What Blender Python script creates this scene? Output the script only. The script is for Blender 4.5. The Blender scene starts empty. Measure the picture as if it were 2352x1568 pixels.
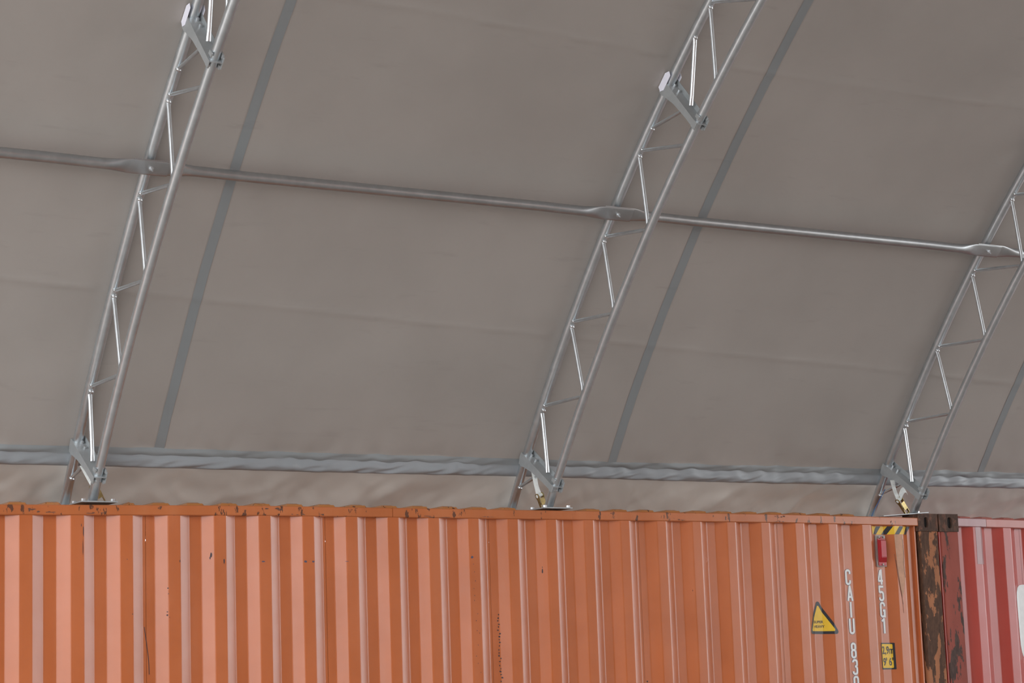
import bpy, bmesh, math, random
from mathutils import Vector, Matrix, noise

random.seed(7)
S = bpy.context.scene
COL = S.collection

# ------------------------------------------------------------------ camera
cam_d = bpy.data.cameras.new('camera')
cam = bpy.data.objects.new('camera', cam_d)
COL.objects.link(cam)
cam_d.sensor_width = 36.0
cam_d.lens = 4928.218 / 2352.0 * 36.0
cam_d.clip_end = 500
YAW, PITCH, ROLL = 0.54273, 0.16150, -0.03564
_f = Vector((math.sin(YAW) * math.cos(PITCH), math.cos(YAW) * math.cos(PITCH), math.sin(PITCH)))
_r0 = Vector((math.cos(YAW), -math.sin(YAW), 0))
_u0 = _r0.cross(_f)
_r = _r0 * math.cos(ROLL) + _u0 * math.sin(ROLL)
_u = -_r0 * math.sin(ROLL) + _u0 * math.cos(ROLL)
M = Matrix((( _r.x, _u.x, -_f.x), (_r.y, _u.y, -_f.y), (_r.z, _u.z, -_f.z))).to_4x4()
M.translation = Vector((-10.17768, -11.26095, 1.76778))
cam.matrix_world = M
S.camera = cam

# ------------------------------------------------------------------ sky, exposure
S.view_settings.view_transform = 'Standard'
S.view_settings.look = 'None'
S.view_settings.gamma = 1.0
S.view_settings.use_curve_mapping = False
S.view_settings.exposure = 0.0
w = bpy.data.worlds.new('overcast_sky')
S.world = w
w.use_nodes = True
bg = w.node_tree.nodes['Background']
bg.inputs['Color'].default_value = (0.93, 0.97, 1.0, 1)
bg.inputs['Strength'].default_value = 4.9

def portal(x, sx):
    l = bpy.data.lights.new('portal', 'AREA')
    l.shape = 'RECTANGLE'; l.size = 19; l.size_y = 8.5
    l.cycles.is_portal = True
    o = bpy.data.objects.new('gable_light_portal', l)
    COL.objects.link(o)
    o.location = (x, -9, 4.1)
    o.rotation_euler = Vector((sx, 0, 0)).to_track_quat('-Z', 'Y').to_euler()
portal(-13.4, 1)
portal(13.4, -1)

# ------------------------------------------------------------------ materials
def new_mat(name):
    m = bpy.data.materials.new(name)
    m.use_nodes = True
    nt = m.node_tree
    for n in list(nt.nodes):
        if n.type != 'OUTPUT_MATERIAL':
            nt.nodes.remove(n)
    out = nt.nodes['Material Output']
    b = nt.nodes.new('ShaderNodeBsdfPrincipled')
    nt.links.new(b.outputs[0], out.inputs[0])
    return m, nt, b, out

def pos_node(nt, scale=(1, 1, 1)):
    g = nt.nodes.new('ShaderNodeNewGeometry')
    mp = nt.nodes.new('ShaderNodeMapping')
    mp.inputs['Scale'].default_value = scale
    nt.links.new(g.outputs['Position'], mp.inputs['Vector'])
    return mp.outputs[0]

def noise_fac(nt, vec, scale, lo, hi, detail=4, rough=0.55):
    n = nt.nodes.new('ShaderNodeTexNoise')
    n.inputs['Scale'].default_value = scale
    n.inputs['Detail'].default_value = detail
    n.inputs['Roughness'].default_value = rough
    nt.links.new(vec, n.inputs['Vector'])
    mr = nt.nodes.new('ShaderNodeMapRange')
    mr.inputs['From Min'].default_value = lo
    mr.inputs['From Max'].default_value = hi
    nt.links.new(n.outputs['Fac'], mr.inputs['Value'])
    return mr.outputs[0]

def mix_col(nt, fac, a, b):
    m = nt.nodes.new('ShaderNodeMix')
    m.data_type = 'RGBA'
    if isinstance(fac, float): m.inputs['Factor'].default_value = fac
    else: nt.links.new(fac, m.inputs['Factor'])
    for s, v in ((m.inputs[6], a), (m.inputs[7], b)):
        if isinstance(v, tuple): s.default_value = (*v, 1)
        else: nt.links.new(v, s)
    return m.outputs[2]

def bump(nt, b, h, strength, dist):
    n = nt.nodes.new('ShaderNodeBump')
    n.inputs['Strength'].default_value = strength
    n.inputs['Distance'].default_value = dist
    nt.links.new(h, n.inputs['Height'])
    nt.links.new(n.outputs[0], b.inputs['Normal'])

def plain(name, col, rough=0.5, metal=0.0, var=0.12, scale=30):
    m, nt, b, o = new_mat(name)
    v = pos_node(nt)
    f = noise_fac(nt, v, scale, 0.3, 0.7)
    c = mix_col(nt, f, tuple(x * (1 - var) for x in col), tuple(min(1, x * (1 + var)) for x in col))
    nt.links.new(c, b.inputs['Base Color'])
    b.inputs['Roughness'].default_value = rough
    b.inputs['Metallic'].default_value = metal
    return m

def paint(name, col, faded, rust=(0.07, 0.03, 0.02), chip=0.72, rough=0.22, streak=True):
    """weathered container paint: faded vertical streaks, a few rust chips"""
    m, nt, b, o = new_mat(name)
    vs = pos_node(nt, (9, 9, 0.5))
    f1 = noise_fac(nt, vs, 1.0, 0.35, 0.7)
    c = mix_col(nt, f1, col, faded)
    v = pos_node(nt)
    f2 = noise_fac(nt, v, 2.2, 0.42, 0.75, 5)
    c = mix_col(nt, f2, c, tuple(x * 0.86 for x in col))
    f3 = noise_fac(nt, pos_node(nt, (26, 26, 9)), 1.0, chip, chip + 0.02, 6, 0.62)
    c = mix_col(nt, f3, c, rust)
    nt.links.new(c, b.inputs['Base Color'])
    fr = noise_fac(nt, v, 6, 0.2, 0.8)
    mr = nt.nodes.new('ShaderNodeMapRange')
    mr.inputs['To Min'].default_value = rough - 0.03
    mr.inputs['To Max'].default_value = rough + 0.06
    nt.links.new(fr, mr.inputs['Value'])
    nt.links.new(mr.outputs[0], b.inputs['Roughness'])
    b.inputs['Specular IOR Level'].default_value = 0.47
    bump(nt, b, noise_fac(nt, v, 45, 0.2, 0.8), 0.03, 0.006)
    return m

def peeling(name, col, under, lo, hi, seed=0.0, scale=(14, 14, 4.0)):
    """paint peeled off a rusty post in long flakes"""
    m, nt, b, o = new_mat(name)
    g = nt.nodes.new('ShaderNodeNewGeometry')
    mp = nt.nodes.new('ShaderNodeMapping')
    mp.inputs['Scale'].default_value = scale
    mp.inputs['Location'].default_value = (seed, seed * 2, seed)
    nt.links.new(g.outputs['Position'], mp.inputs['Vector'])
    f = noise_fac(nt, mp.outputs[0], 1.0, lo, hi, 6, 0.6)
    u = mix_col(nt, noise_fac(nt, pos_node(nt, (60, 60, 20)), 1.0, 0.3, 0.7), under, tuple(x * 0.55 for x in under))
    p = mix_col(nt, noise_fac(nt, pos_node(nt, (8, 8, 3)), 1.0, 0.3, 0.7), col, tuple(x * 0.75 for x in col))
    nt.links.new(mix_col(nt, f, u, p), b.inputs['Base Color'])
    b.inputs['Roughness'].default_value = 0.72
    b.inputs['Specular IOR Level'].default_value = 0.25
    bump(nt, b, f, 0.5, 0.004)
    return m

def galvanised(name, col=(0.66, 0.70, 0.73), rough=0.29, rv=0.03, metal=0.90):
    m, nt, b, o = new_mat(name)
    f = noise_fac(nt, pos_node(nt, (1, 1, 1)), 26, 0.3, 0.7, 5)
    c = mix_col(nt, f, tuple(x * 0.88 for x in col), col)
    f2 = noise_fac(nt, pos_node(nt), 7, 0.45, 0.75, 3)
    c = mix_col(nt, f2, c, tuple(x * 0.84 for x in col))
    nt.links.new(c, b.inputs['Base Color'])
    b.inputs['Metallic'].default_value = metal
    mr = nt.nodes.new('ShaderNodeMapRange')
    mr.inputs['To Min'].default_value = rough - rv * 0.4
    mr.inputs['To Max'].default_value = rough + rv
    nt.links.new(f, mr.inputs['Value'])
    nt.links.new(mr.outputs[0], b.inputs['Roughness'])
    return m

def fabric(name, col, rough=0.5, trans=0.02, dirt=0.10):
    m, nt, b, o = new_mat(name)
    v = pos_node(nt, (1.0, 1.0, 1.0))
    f = noise_fac(nt, v, 1.3, 0.35, 0.7, 5)
    c = mix_col(nt, f, col, tuple(x * (1 - dirt) for x in col))
    f2 = noise_fac(nt, pos_node(nt, (3, 14, 14)), 1.0, 0.62, 0.8, 5)
    c = mix_col(nt, f2, c, tuple(x * (1 - 1.3 * dirt) for x in col))
    nt.links.new(c, b.inputs['Base Color'])
    b.inputs['Roughness'].default_value = rough
    b.inputs['Specular IOR Level'].default_value = 0.4
    wv = noise_fac(nt, pos_node(nt), 260, 0.2, 0.8, 2)
    bump(nt, b, wv, 0.05, 0.002)
    t = nt.nodes.new('ShaderNodeBsdfTranslucent')
    nt.links.new(c, t.inputs['Color'])
    mx = nt.nodes.new('ShaderNodeMixShader')
    mx.inputs[0].default_value = trans
    nt.links.new(b.outputs[0], mx.inputs[1]); nt.links.new(t.outputs[0], mx.inputs[2])
    nt.links.new(mx.outputs[0], o.inputs[0])
    return m

ORANGE = (0.505, 0.134, 0.041)
RED = (0.43, 0.062, 0.046)
MT = {
    'orange': paint('orange_container_paint', ORANGE, (0.51, 0.152, 0.060), chip=0.74),
    'orange_rail': paint('orange_rail_paint', (0.47, 0.135, 0.042), (0.50, 0.16, 0.06), rust=(0.12, 0.05, 0.03), chip=0.605),
    'roof_yellow': paint('orange_roof_paint', (0.50, 0.19, 0.05), (0.42, 0.16, 0.05), chip=0.62),
    'red': paint('red_container_paint', RED, (0.45, 0.085, 0.068), chip=0.73),
    'red_rail': paint('red_rail_paint', (0.42, 0.11, 0.085), (0.45, 0.15, 0.12), chip=0.66),
    'post_orange': peeling('rusty_post_orange_flakes', (0.42, 0.17, 0.08), (0.115, 0.056, 0.033), 0.515, 0.53, 3.1),
    'post_red': peeling('rusty_post_red_flakes', (0.33, 0.085, 0.062), (0.10, 0.060, 0.050), 0.44, 0.46, 9.4),
    'cast': peeling('rusty_casting', (0.19, 0.085, 0.055), (0.095, 0.052, 0.036), 0.50, 0.62, 5.0, (22, 22, 14)),
    'mauve': paint('mauve_touch_up_paint', (0.35, 0.17, 0.17), (0.40, 0.22, 0.23), chip=0.66),
    'dark': plain('painted_hole_shade', (0.012, 0.010, 0.010), 0.8),  # near-black colour for the shade inside the casting holes
    'galv': galvanised('galvanised_steel'),
    'galv_bright': galvanised('bright_galvanised_steel', (0.72, 0.74, 0.76), 0.36, 0.03),
    'galv_tube': galvanised('grey_galvanised_tube', (0.47, 0.48, 0.49), 0.36),
    'plate': galvanised('galvanised_plate', (0.46, 0.48, 0.49), 0.42, 0.08, 0.45),
    'fabric': fabric('taupe_shelter_fabric', (0.338, 0.308, 0.286)),
    'skirt': fabric('taupe_skirt_fabric', (0.43, 0.395, 0.36), 0.34, 0.045),
    'seam': fabric('grey_seam_fabric', (0.268, 0.288, 0.298), 0.45, 0.01),
    'sleeve': fabric('grey_sleeve_fabric', (0.305, 0.325, 0.345), 0.40, 0.01, 0.16),
    'white': plain('white_marking_paint', (0.83, 0.84, 0.84), 0.5, 0, 0.04),
    'greyblue': plain('grey_blue_marking_edge', (0.20, 0.20, 0.24), 0.5, 0, 0.04),
    'lilac': plain('white_label_tape', (0.84, 0.83, 0.93), 0.4, 0, 0.03),
    'yellow': plain('sticker_yellow', (0.80, 0.50, 0.03), 0.4, 0, 0.06),
    'black': plain('sticker_black', (0.022, 0.024, 0.030), 0.35, 0, 0.1),
    'lamp_red': plain('red_plastic', (0.42, 0.022, 0.030), 0.35, 0, 0.1, 12),
    'bracket': plain('grey_bracket_metal', (0.33, 0.29, 0.27), 0.5, 0.3),
    'primer': plain('beige_primer', (0.50, 0.25, 0.14), 0.5, 0, 0.14, 25),
    'rust': plain('brown_rust', (0.13, 0.055, 0.035), 0.7),
    'scuff': plain('dark_scuff', (0.055, 0.035, 0.040), 0.7),
    'scuff_blue': plain('blue_scuff', (0.09, 0.075, 0.12), 0.7),
    'webbing': plain('white_webbing', (0.78, 0.80, 0.78), 0.7, 0, 0.06, 60),
    'brass': plain('yellow_zinc_ratchet', (0.42, 0.33, 0.15), 0.36, 0.85, 0.25, 40),
    'blue': plain('blue_cord', (0.05, 0.14, 0.34), 0.6),
    'concrete': plain('concrete_ground', (0.36, 0.345, 0.32), 0.85, 0, 0.15, 1.5),
}

# ------------------------------------------------------------------ mesh helpers
def add_obj(name, bm, mat, parent=None, smooth=False, angle=None):
    if parent is not None:
        bmesh.ops.translate(bm, vec=-parent.location, verts=bm.verts)
    me = bpy.data.meshes.new(name)
    bmesh.ops.recalc_face_normals(bm, faces=bm.faces) if smooth is not None else None
    bm.to_mesh(me); bm.free()
    me.materials.append(MT[mat] if isinstance(mat, str) else mat)
    if smooth:
        for p in me.polygons: p.use_smooth = True
        if angle is not None:
            me.set_sharp_from_angle(angle=math.radians(angle))
    o = bpy.data.objects.new(name, me)
    COL.objects.link(o)
    if parent is not None: o.parent = parent
    return o

def sub_obj(name, bm, mat, part, root, **k):
    """a sub-part: parent is a part whose own origin sits at the root's location"""
    bmesh.ops.translate(bm, vec=-root.location, verts=bm.verts)
    o = add_obj(name, bm, mat, None, **k)
    o.parent = part
    return o

def tag(o, label=None, cat=None, group=None, kind=None):
    if label: o['label'] = label
    if cat: o['category'] = cat
    if group: o['group'] = group
    if kind: o['kind'] = kind
    return o

def empty(name, loc):
    o = bpy.data.objects.new(name, None)
    COL.objects.link(o)
    o.location = loc
    o.empty_display_size = 0.1
    return o

def box(bm, a, b, bev=0.0):
    x0, y0, z0 = a; x1, y1, z1 = b
    vs = [bm.verts.new(p) for p in ((x0, y0, z0), (x1, y0, z0), (x1, y1, z0), (x0, y1, z0), (x0, y0, z1), (x1, y0, z1), (x1, y1, z1), (x0, y1, z1))]
    fs = [bm.faces.new([vs[i] for i in q]) for q in ((0, 3, 2, 1), (4, 5, 6, 7), (0, 1, 5, 4), (1, 2, 6, 5), (2, 3, 7, 6), (3, 0, 4, 7))]
    if bev > 0:
        es = list({e for f in fs for e in f.edges})
        bmesh.ops.bevel(bm, geom=es, offset=bev, segments=2, affect='EDGES', profile=0.6)
    return vs

def obox(bm, c, ax, ay, az, hx, hy, hz):
    """box with axes ax, ay, az and half sizes"""
    c = Vector(c)
    vs = []
    for sz in (-1, 1):
        for sx, sy in ((-1, -1), (1, -1), (1, 1), (-1, 1)):
            vs.append(bm.verts.new(c + ax * (hx * sx) + ay * (hy * sy) + az * (hz * sz)))
    for q in ((0, 3, 2, 1), (4, 5, 6, 7), (0, 1, 5, 4), (1, 2, 6, 5), (2, 3, 7, 6), (3, 0, 4, 7)):
        bm.faces.new([vs[i] for i in q])

def sweep(bm, pts, rads, n=12, up=Vector((1, 0, 0)), cap=True):
    """tube along pts; rads = radius or list of (r_side, r_up)"""
    rings = []
    N = len(pts)
    for i, p in enumerate(pts):
        t = (Vector(pts[min(i + 1, N - 1)]) - Vector(pts[max(i - 1, 0)])).normalized()
        s = up - t * up.dot(t)
        s.normalize()
        u = t.cross(s)
        r = rads[i] if isinstance(rads, list) else (rads, rads)
        rings.append([bm.verts.new(Vector(p) + s * (r[0] * math.cos(2 * math.pi * k / n)) + u * (r[1] * math.sin(2 * math.pi * k / n))) for k in range(n)])
    for a, b in zip(rings, rings[1:]):
        for k in range(n):
            bm.faces.new((a[k], a[(k + 1) % n], b[(k + 1) % n], b[k]))
    if cap:
        bm.faces.new(rings[0][::-1]); bm.faces.new(rings[-1])

def grid_faces(bm, rows):
    for a, b in zip(rows, rows[1:]):
        for k in range(len(a) - 1):
            bm.faces.new((a[k], a[k + 1], b[k + 1], b[k]))

# ------------------------------------------------------------------ setting: ground, far row
bm = bmesh.new(); box(bm, (-45, -45, -0.2), (45, 45, 0.0))
tag(add_obj('floor', bm, 'concrete'), 'grey concrete yard under the shelter', kind='structure')
bm = bmesh.new(); box(bm, (-12.2, -20.5, 0.0), (12.2, -18.05, 2.87))
tag(add_obj('wall_rear', bm, 'orange'), 'row of containers carrying the other side of the shelter', kind='structure')

# ------------------------------------------------------------------ arch geometry (measured circle)
OCY, OCZ, RO = -8.98077, -3.22254, 11.35473
TX = (-6.0667, -3.0924, -0.1054)        # the three arch planes
INNER = 0.393
def P(x, a, d):
    a = math.radians(a)
    return Vector((x, OCY + (RO - d) * math.cos(a), OCZ + (RO - d) * math.sin(a)))
FD = -0.0345                              # fabric lies just outside the outer chord

# ------------------------------------------------------------------ fabric cover
def near_truss(x):
    return min(abs(x - t) for t in TX + (-9.04, 2.88))
def fab_disp(x, a):
    """inward offset of the cover in metres (folds and creases)"""
    nt_ = min(1.0, near_truss(x) / 0.45)
    v = 0.010 * noise.noise((x * 0.9, a * 0.16, 3.0)) * nt_
    v += 0.004 * noise.noise((x * 2.6, a * 0.5, 8.0)) * nt_
    c1 = 39.62 - (x + 6.65) * 0.190
    s = (a - c1) * 0.198
    if x > -6.9:
        v += 0.009 * math.exp(-abs(s) / 0.02) * (0.35 + 0.65 * (noise.noise((x * 1.3, 0, 0)) * 0.5 + 0.5)) * (1 if s > 0 else math.exp(-abs(s) / 0.02))
    c2 = 48.95 + 0.2 * math.sin(x * 0.9)
    s = (a - c2) * 0.198
    v += 0.007 * math.exp(-abs(s) / 0.02) * (1 if s > 0 else 0.3)
    # puckers running up from the pipe sleeve
    h = max(0.0, (a - 34.45) * 0.198)
    k = math.exp(-h / 0.13)
    v += k * nt_ * (0.020 * noise.noise((x * 5.2 + 1.5 * h, h * 4, 1.7)) + 0.010 * noise.noise((x * 11.0, h * 6, 5.1)))
    # hanging diagonal swags
    v += 0.012 * nt_ * math.exp(-h / 0.5) * noise.noise((x * 1.7 + h * 1.5, h * 3.0, 12.0))
    return max(v, -0.02) if near_truss(x) > 0.08 else 0.0

def frange(a, b, n): return [a + (b - a) * i / n for i in range(n + 1)]
xs = frange(-12.6, -8.2, 12)[:-1] + frange(-8.2, 2.2, 430)[:-1] + frange(2.2, 12.6, 24)
angs = frange(34.42, 36.5, 44)[:-1] + frange(36.5, 54.0, 200)[:-1] + frange(54.0, 146.5, 46)
bm = bmesh.new()
rows = []
for a in angs:
    rows.append([bm.verts.new(P(x, a, FD + (fab_disp(x, a) if a < 60 else 0.0))) for x in xs])
grid_faces(bm, rows)
ceiling = tag(add_obj('ceiling', bm, 'fabric', smooth=None), 'taupe fabric shelter cover stretched over the steel arches', kind='structure')
for p in ceiling.data.polygons: p.use_smooth = True

# grey welded seam strips
for sx, wd in ((-5.556, 0.029), (-2.416, 0.032), (0.820, 0.031)):
    bm = bmesh.new()
    rows = []
    for a in frange(34.42, 60.0, 240):
        rows.append([bm.verts.new(P(x, a, FD + 0.0025 + fab_disp(x, a))) for x in (sx - wd, sx, sx + wd)])
    grid_faces(bm, rows)
    o = add_obj('seam_strip', bm, 'seam', ceiling, smooth=None)
    for p in o.data.polygons: p.use_smooth = True
    o['label'] = 'grey welded seam strip'

# pipe sleeve along the foot of the cover: flat upper tape, then the pocket bulging over its pipe
def sleeve_pt(x, t, bulge):
    """t 0..1 upper tape, 1..2 pocket"""
    nt_ = min(1.0, near_truss(x) / 0.4)
    wav = noise.noise((x * 4.3, 0.0, 21.0)) * 0.5 + noise.noise((x * 10.5, 0.0, 4.0)) * 0.6
    top = 34.52 + 0.015 * noise.noise((x * 2.0, 1, 1)); mid = 34.30 + 0.11 * wav * nt_; bot = 33.88 - 0.05 * noise.noise((x * 0.4, 5, 5))
    if t <= 1:
        a = top + (mid - top) * t
        return P(x, a, FD + 0.004 + fab_disp(x, 34.5) * (1 - t) + 0.004 * t + nt_ * math.sin(t * math.pi) * (0.012 * noise.noise((x * 8.0 + t * 0.8, t, 81.0)) + 0.006))
    u = t - 1
    a = mid + (bot - mid) * u
    e = math.sin(u ** 1.5 * math.pi) ** 0.7 if 0 < u < 1 else 0.0
    e = e * (0.010 + nt_ * (0.020 + 0.020 * wav * (1 - u) + 0.014 * noise.noise((x * 7.5 + u * 1.5, u * 1.8, 61.0)) + 0.009 * noise.noise((x * 15.0 + u * 3, u * 2.5, 71.0))))
    return P(x, a, FD + 0.006 + e)
sx_ = frange(-12.6, -8.2, 12)[:-1] + frange(-8.2, 2.2, 520)[:-1] + frange(2.2, 12.6, 24)
for nm, ts in (('sleeve_tape', frange(0, 1, 5)), ('pipe_sleeve', frange(1, 2, 14))):
    bm = bmesh.new()
    rows = [[bm.verts.new(sleeve_pt(x, t, 1)) for x in sx_] for t in ts]
    grid_faces(bm, rows)
    o = add_obj(nm, bm, 'seam' if nm == 'sleeve_tape' else 'sleeve', ceiling, smooth=None)
    for p in o.data.polygons: p.use_smooth = True
    o['label'] = 'grey tape above the pipe sleeve' if nm == 'sleeve_tape' else 'grey fabric sleeve around the foot pipe'

# loose skirt below the sleeve, tucked onto the container roof
bm = bmesh.new()
rows = []
for i in range(19):
    t = i / 18
    row = []
    for x in sx_:
        base = P(x, 33.95, FD - 0.006).lerp(Vector((x, 0.70, 2.868)), t)
        f = 0.038 * noise.noise((x * 1.9 + t * 0.3, t * 0.6, 31.0)) + 0.024 * noise.noise((x * 5.0 - t * 0.5, t * 0.8, 37.0)) + 0.010 * noise.noise((x * 11 + t * 3, t * 3.0, 41.0))
        f += 0.060 * (0.25 - abs(noise.noise((x * 2.6 + t * 0.6, t * 0.9, 51.0)))) + 0.03 * (0.2 - abs(noise.noise((x * 6.1 - t * 1.0, t * 1.4, 55.0))))
        k = min(1, t * 2.2)
        row.append(bm.verts.new(base + Vector((0, -1, -0.3)) * (f * k - 0.01 * k)))
    rows.append(row)
grid_faces(bm, rows)
o = add_obj('skirt', bm, 'skirt', ceiling, smooth=None)
for p in o.data.polygons: p.use_smooth = True
o['label'] = 'loose crumpled taupe skirt below the sleeve'

# ------------------------------------------------------------------ containers
PITCH_C = 0.278
DEP = 0.036
def fold_points(strips, x_end_lo, x_end_hi):
    """corrugation fold list (x, y): a strip value is the right end of an outer face"""
    pts = [(x_end_lo, DEP)]
    n = len(strips)
    for i, s in enumerate(strips):
        p = strips[i + 1] - s if i + 1 < n else PITCH_C
        q = s - strips[i - 1] if i > 0 else PITCH_C
        pts += [(s - q * 0.504, DEP), (s - q * 0.259, 0.0), (s, 0.0), (s + p * 0.245, DEP)]
    pts = [q for q in pts if x_end_lo <= q[0] <= x_end_hi]
    pts.append((x_end_hi, DEP))
    # drop coincident
    out = [pts[0]]
    for q in pts[1:]:
        if q[0] > out[-1][0] + 1e-4: out.append(q)
    return out
def surf_fn(pts):
    def f(x):
        for (xa, ya), (xb, yb) in zip(pts, pts[1:]):
            if xa <= x <= xb: return ya + (yb - ya) * (x - xa) / (xb - xa)
        return DEP
    return f
def rounded(pts, c=0.005):
    """small radius at every fold"""
    out = [pts[0]]
    for i in range(1, len(pts) - 1):
        (xa, ya), (xb, yb), (xc, yc) = pts[i - 1], pts[i], pts[i + 1]
        va = Vector((xa - xb, ya - yb)); vc = Vector((xc - xb, yc - yb))
        if va.length < 3 * c or vc.length < 3 * c: out.append(pts[i]); continue
        va.normalize(); vc.normalize()
        b = Vector((xb, yb))
        p0, p2 = b + va * c, b + vc * c
        pm = (p0 + p2) / 2 * 0.5 + b * 0.5
        out += [tuple(p0), tuple(pm), tuple(p2)]
    out.append(pts[-1])
    return out

def decal(name, polys, folds, surf, off, mat, part, root=None):
    """flat print laid over the corrugated wall; polys = lists of (x, z)"""
    bm = bmesh.new()
    for i, poly in enumerate(polys):
        # a hair of depth between overlapping strokes so that no two faces coincide
        vs = [bm.verts.new((x, 0.00002 * (i % 25), z)) for x, z in poly]
        bm.faces.new(vs)
    for fx, fy in folds:
        bmesh.ops.bisect_plane(bm, geom=bm.verts[:] + bm.edges[:] + bm.faces[:], plane_co=(fx, 0, 0), plane_no=(1, 0, 0), dist=1e-5)
    for v in bm.verts: v.co.y = surf(v.co.x) - off - v.co.y
    bmesh.ops.recalc_face_normals(bm, faces=bm.faces)
    if sum(f.normal.y for f in bm.faces) > 0:
        bmesh.ops.reverse_faces(bm, faces=bm.faces)
    if root is not None: return sub_obj(name, bm, mat, part, root, smooth=None)
    return add_obj(name, bm, mat, part, smooth=None)

def casting(name, parent, x0, x1, ztop, zbot, y0=-0.010, depth=0.162, hole=None):
    """corner casting with an oval hole in its face"""
    bm = bmesh.new()
    hx, hz, hw, hh = hole
    n = 24
    oval = []
    for k in range(n):
        t = 2 * math.pi * k / n
        cx, sz = math.cos(t), math.sin(t)
        oval.append((hx + hw * (abs(cx) ** 0.8) * (1 if cx >= 0 else -1), hz + hh * (abs(sz) ** 0.7) * (1 if sz >= 0 else -1)))
    rect = []
    for k in range(n):
        t = 2 * math.pi * k / n
        cx, sz = math.cos(t), math.sin(t)
        m = max(abs(cx), abs(sz))
        u, v = cx / m, sz / m
        rect.append((hx + (u * (x1 - hx) if u > 0 else -u * (x0 - hx)), hz + (v * (ztop - hz) if v > 0 else -v * (zbot - hz))))
    vo = [bm.verts.new((x, y0, z)) for x, z in oval]
    vi = [bm.verts.new((x, y0 + 0.012, z)) for x, z in [(hx + (ox - hx) * 0.92, hz + (oz - hz) * 0.95) for ox, oz in oval]]
    vb = [bm.verts.new((v.co.x, y0 + 0.10, v.co.z)) for v in vi]
    vr = [bm.verts.new((x, y0, z)) for x, z in rect]
    vk = [bm.verts.new((x, y0 + depth, z)) for x, z in rect]
    for k in range(n):
        j = (k + 1) % n
        bm.faces.new((vr[k], vr[j], vo[j], vo[k]))
        bm.faces.new((vo[k], vo[j], vi[j], vi[k]))
        bm.faces.new((vi[k], vi[j], vb[j], vb[k]))
        bm.faces.new((vr[j], vr[k], vk[k], vk[j]))
    bm.faces.new(vb); bm.faces.new(vk)
    o = add_obj(name, bm, 'cast', parent)
    bm = bmesh.new()
    vs = [bm.verts.new((x * 0.92 + hx * 0.08, y0 + 0.014, z * 0.95 + hz * 0.05)) for x, z in oval]
    bm.faces.new(vs)
    h = sub_obj('hole_shade_disc', bm, 'dark', o, parent)  # black disc just behind the face, painted in place of the hole's shade
    return o

def rail(name, parent, pts, h, mat, y0=-0.006, y1=0.056):
    bm = bmesh.new()
    rings = []
    for x, zt in pts:
        c = 0.005
        prof = [(y0, zt - h + c), (y0, zt - c), (y0 + c, zt), (y1 - c, zt), (y1, zt - c), (y1, zt - h + c), (y1 - c, zt - h), (y0 + c, zt - h)]
        rings.append([bm.verts.new((x, y, z)) for y, z in prof])
    for a, b in zip(rings, rings[1:]):
        for k in range(8): bm.faces.new((a[k], a[(k + 1) % 8], b[(k + 1) % 8], b[k]))
    bm.faces.new(rings[0]); bm.faces.new(rings[-1][::-1])
    return add_obj(name, bm, mat, parent)

def rail_z(x):
    pts = [(-12.2, 2.850), (-6.6253, 2.8529), (-5.8876, 2.8595), (-5.1, 2.8660), (-4.2574, 2.865), (-3.3537, 2.8635), (-2.3821, 2.8622), (-1.3346, 2.8600), (-0.6, 2.8535), (0, 2.8480), (0.2, 2.8528), (0.82, 2.8440), (4, 2.845), (13, 2.845)]
    for (xa, za), (xb, zb) in zip(pts, pts[1:]):
        if xa <= x <= xb: return za + (zb - za) * (x - xa) / (xb - xa)
    return 2.85

def wall_sheets(parent, pts, cuts, mat, ztop, zbot=0.15):
    edges = [pts[0][0]] + [c for c in cuts if pts[0][0] < c < pts[-1][0]] + [pts[-1][0]]
    sf = surf_fn(pts)
    for xa, xb in zip(edges, edges[1:]):
        xa_, xb_ = xa + 0.001, xb - 0.001
        sub = [(xa_, sf(xa_))] + [q for q in pts if xa_ < q[0] < xb_] + [(xb_, sf(xb_))]
        sub = rounded(sub)
        bm = bmesh.new()
        front = [[bm.verts.new((x, y, z)) for x, y in sub] for z in (zbot, ztop)]
        grid_faces(bm, front)
        back = [[bm.verts.new((x, y + 0.003, z)) for x, y in sub] for z in (zbot, ztop)]
        for a, b in zip(back, back[1:]):
            for k in range(len(a) - 1): bm.faces.new((a[k], b[k], b[k + 1], a[k + 1]))
        add_obj('wall_sheet', bm, mat, parent, smooth=None)
    return sf

def roof_panel(parent, x0, x1, first, pitch, z, mat):
    """roof sheet with raised transverse ribs whose ends taper down to the rail"""
    bm = bmesh.new()
    ys = [(0.05, 0.0), (0.075, 0.0), (0.10, 0.75), (0.135, 1.0), (2.30, 1.0), (2.335, 0.75), (2.36, 0.0), (2.385, 0.0)]
    cs = []
    k = math.ceil((x0 + 0.12 - first) / pitch)
    while first + k * pitch < x1 - 0.12:
        cs.append(first + k * pitch); k += 1
    xs_ = [(x0, 0)]
    for c in cs: xs_ += [(c - 0.070, 0), (c - 0.045, 0.8), (c - 0.03, 1.0), (c + 0.03, 1.0), (c + 0.045, 0.8), (c + 0.070, 0)]
    xs_.append((x1, 0))
    def rib(x):
        if abs(x - TX[0]) < 0.19 or abs(x - TX[1]) < 0.19: return 0.012
        if -0.55 < x < 0.1: return 0.004
        return 0.033
    rows = [[bm.verts.new((x, y, rail_z(x) - 0.004 + rib(x) * min(h, hy))) for x, h in xs_] for y, hy in ys]
    grid_faces(bm, rows)
    o = add_obj('roof_panel', bm, mat, parent, smooth=None)
    return o

def plain_box_part(name, parent, a, b, mat, bev=0.0):
    bm = bmesh.new(); box(bm, a, b, bev)
    return add_obj(name, bm, mat, parent)

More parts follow.
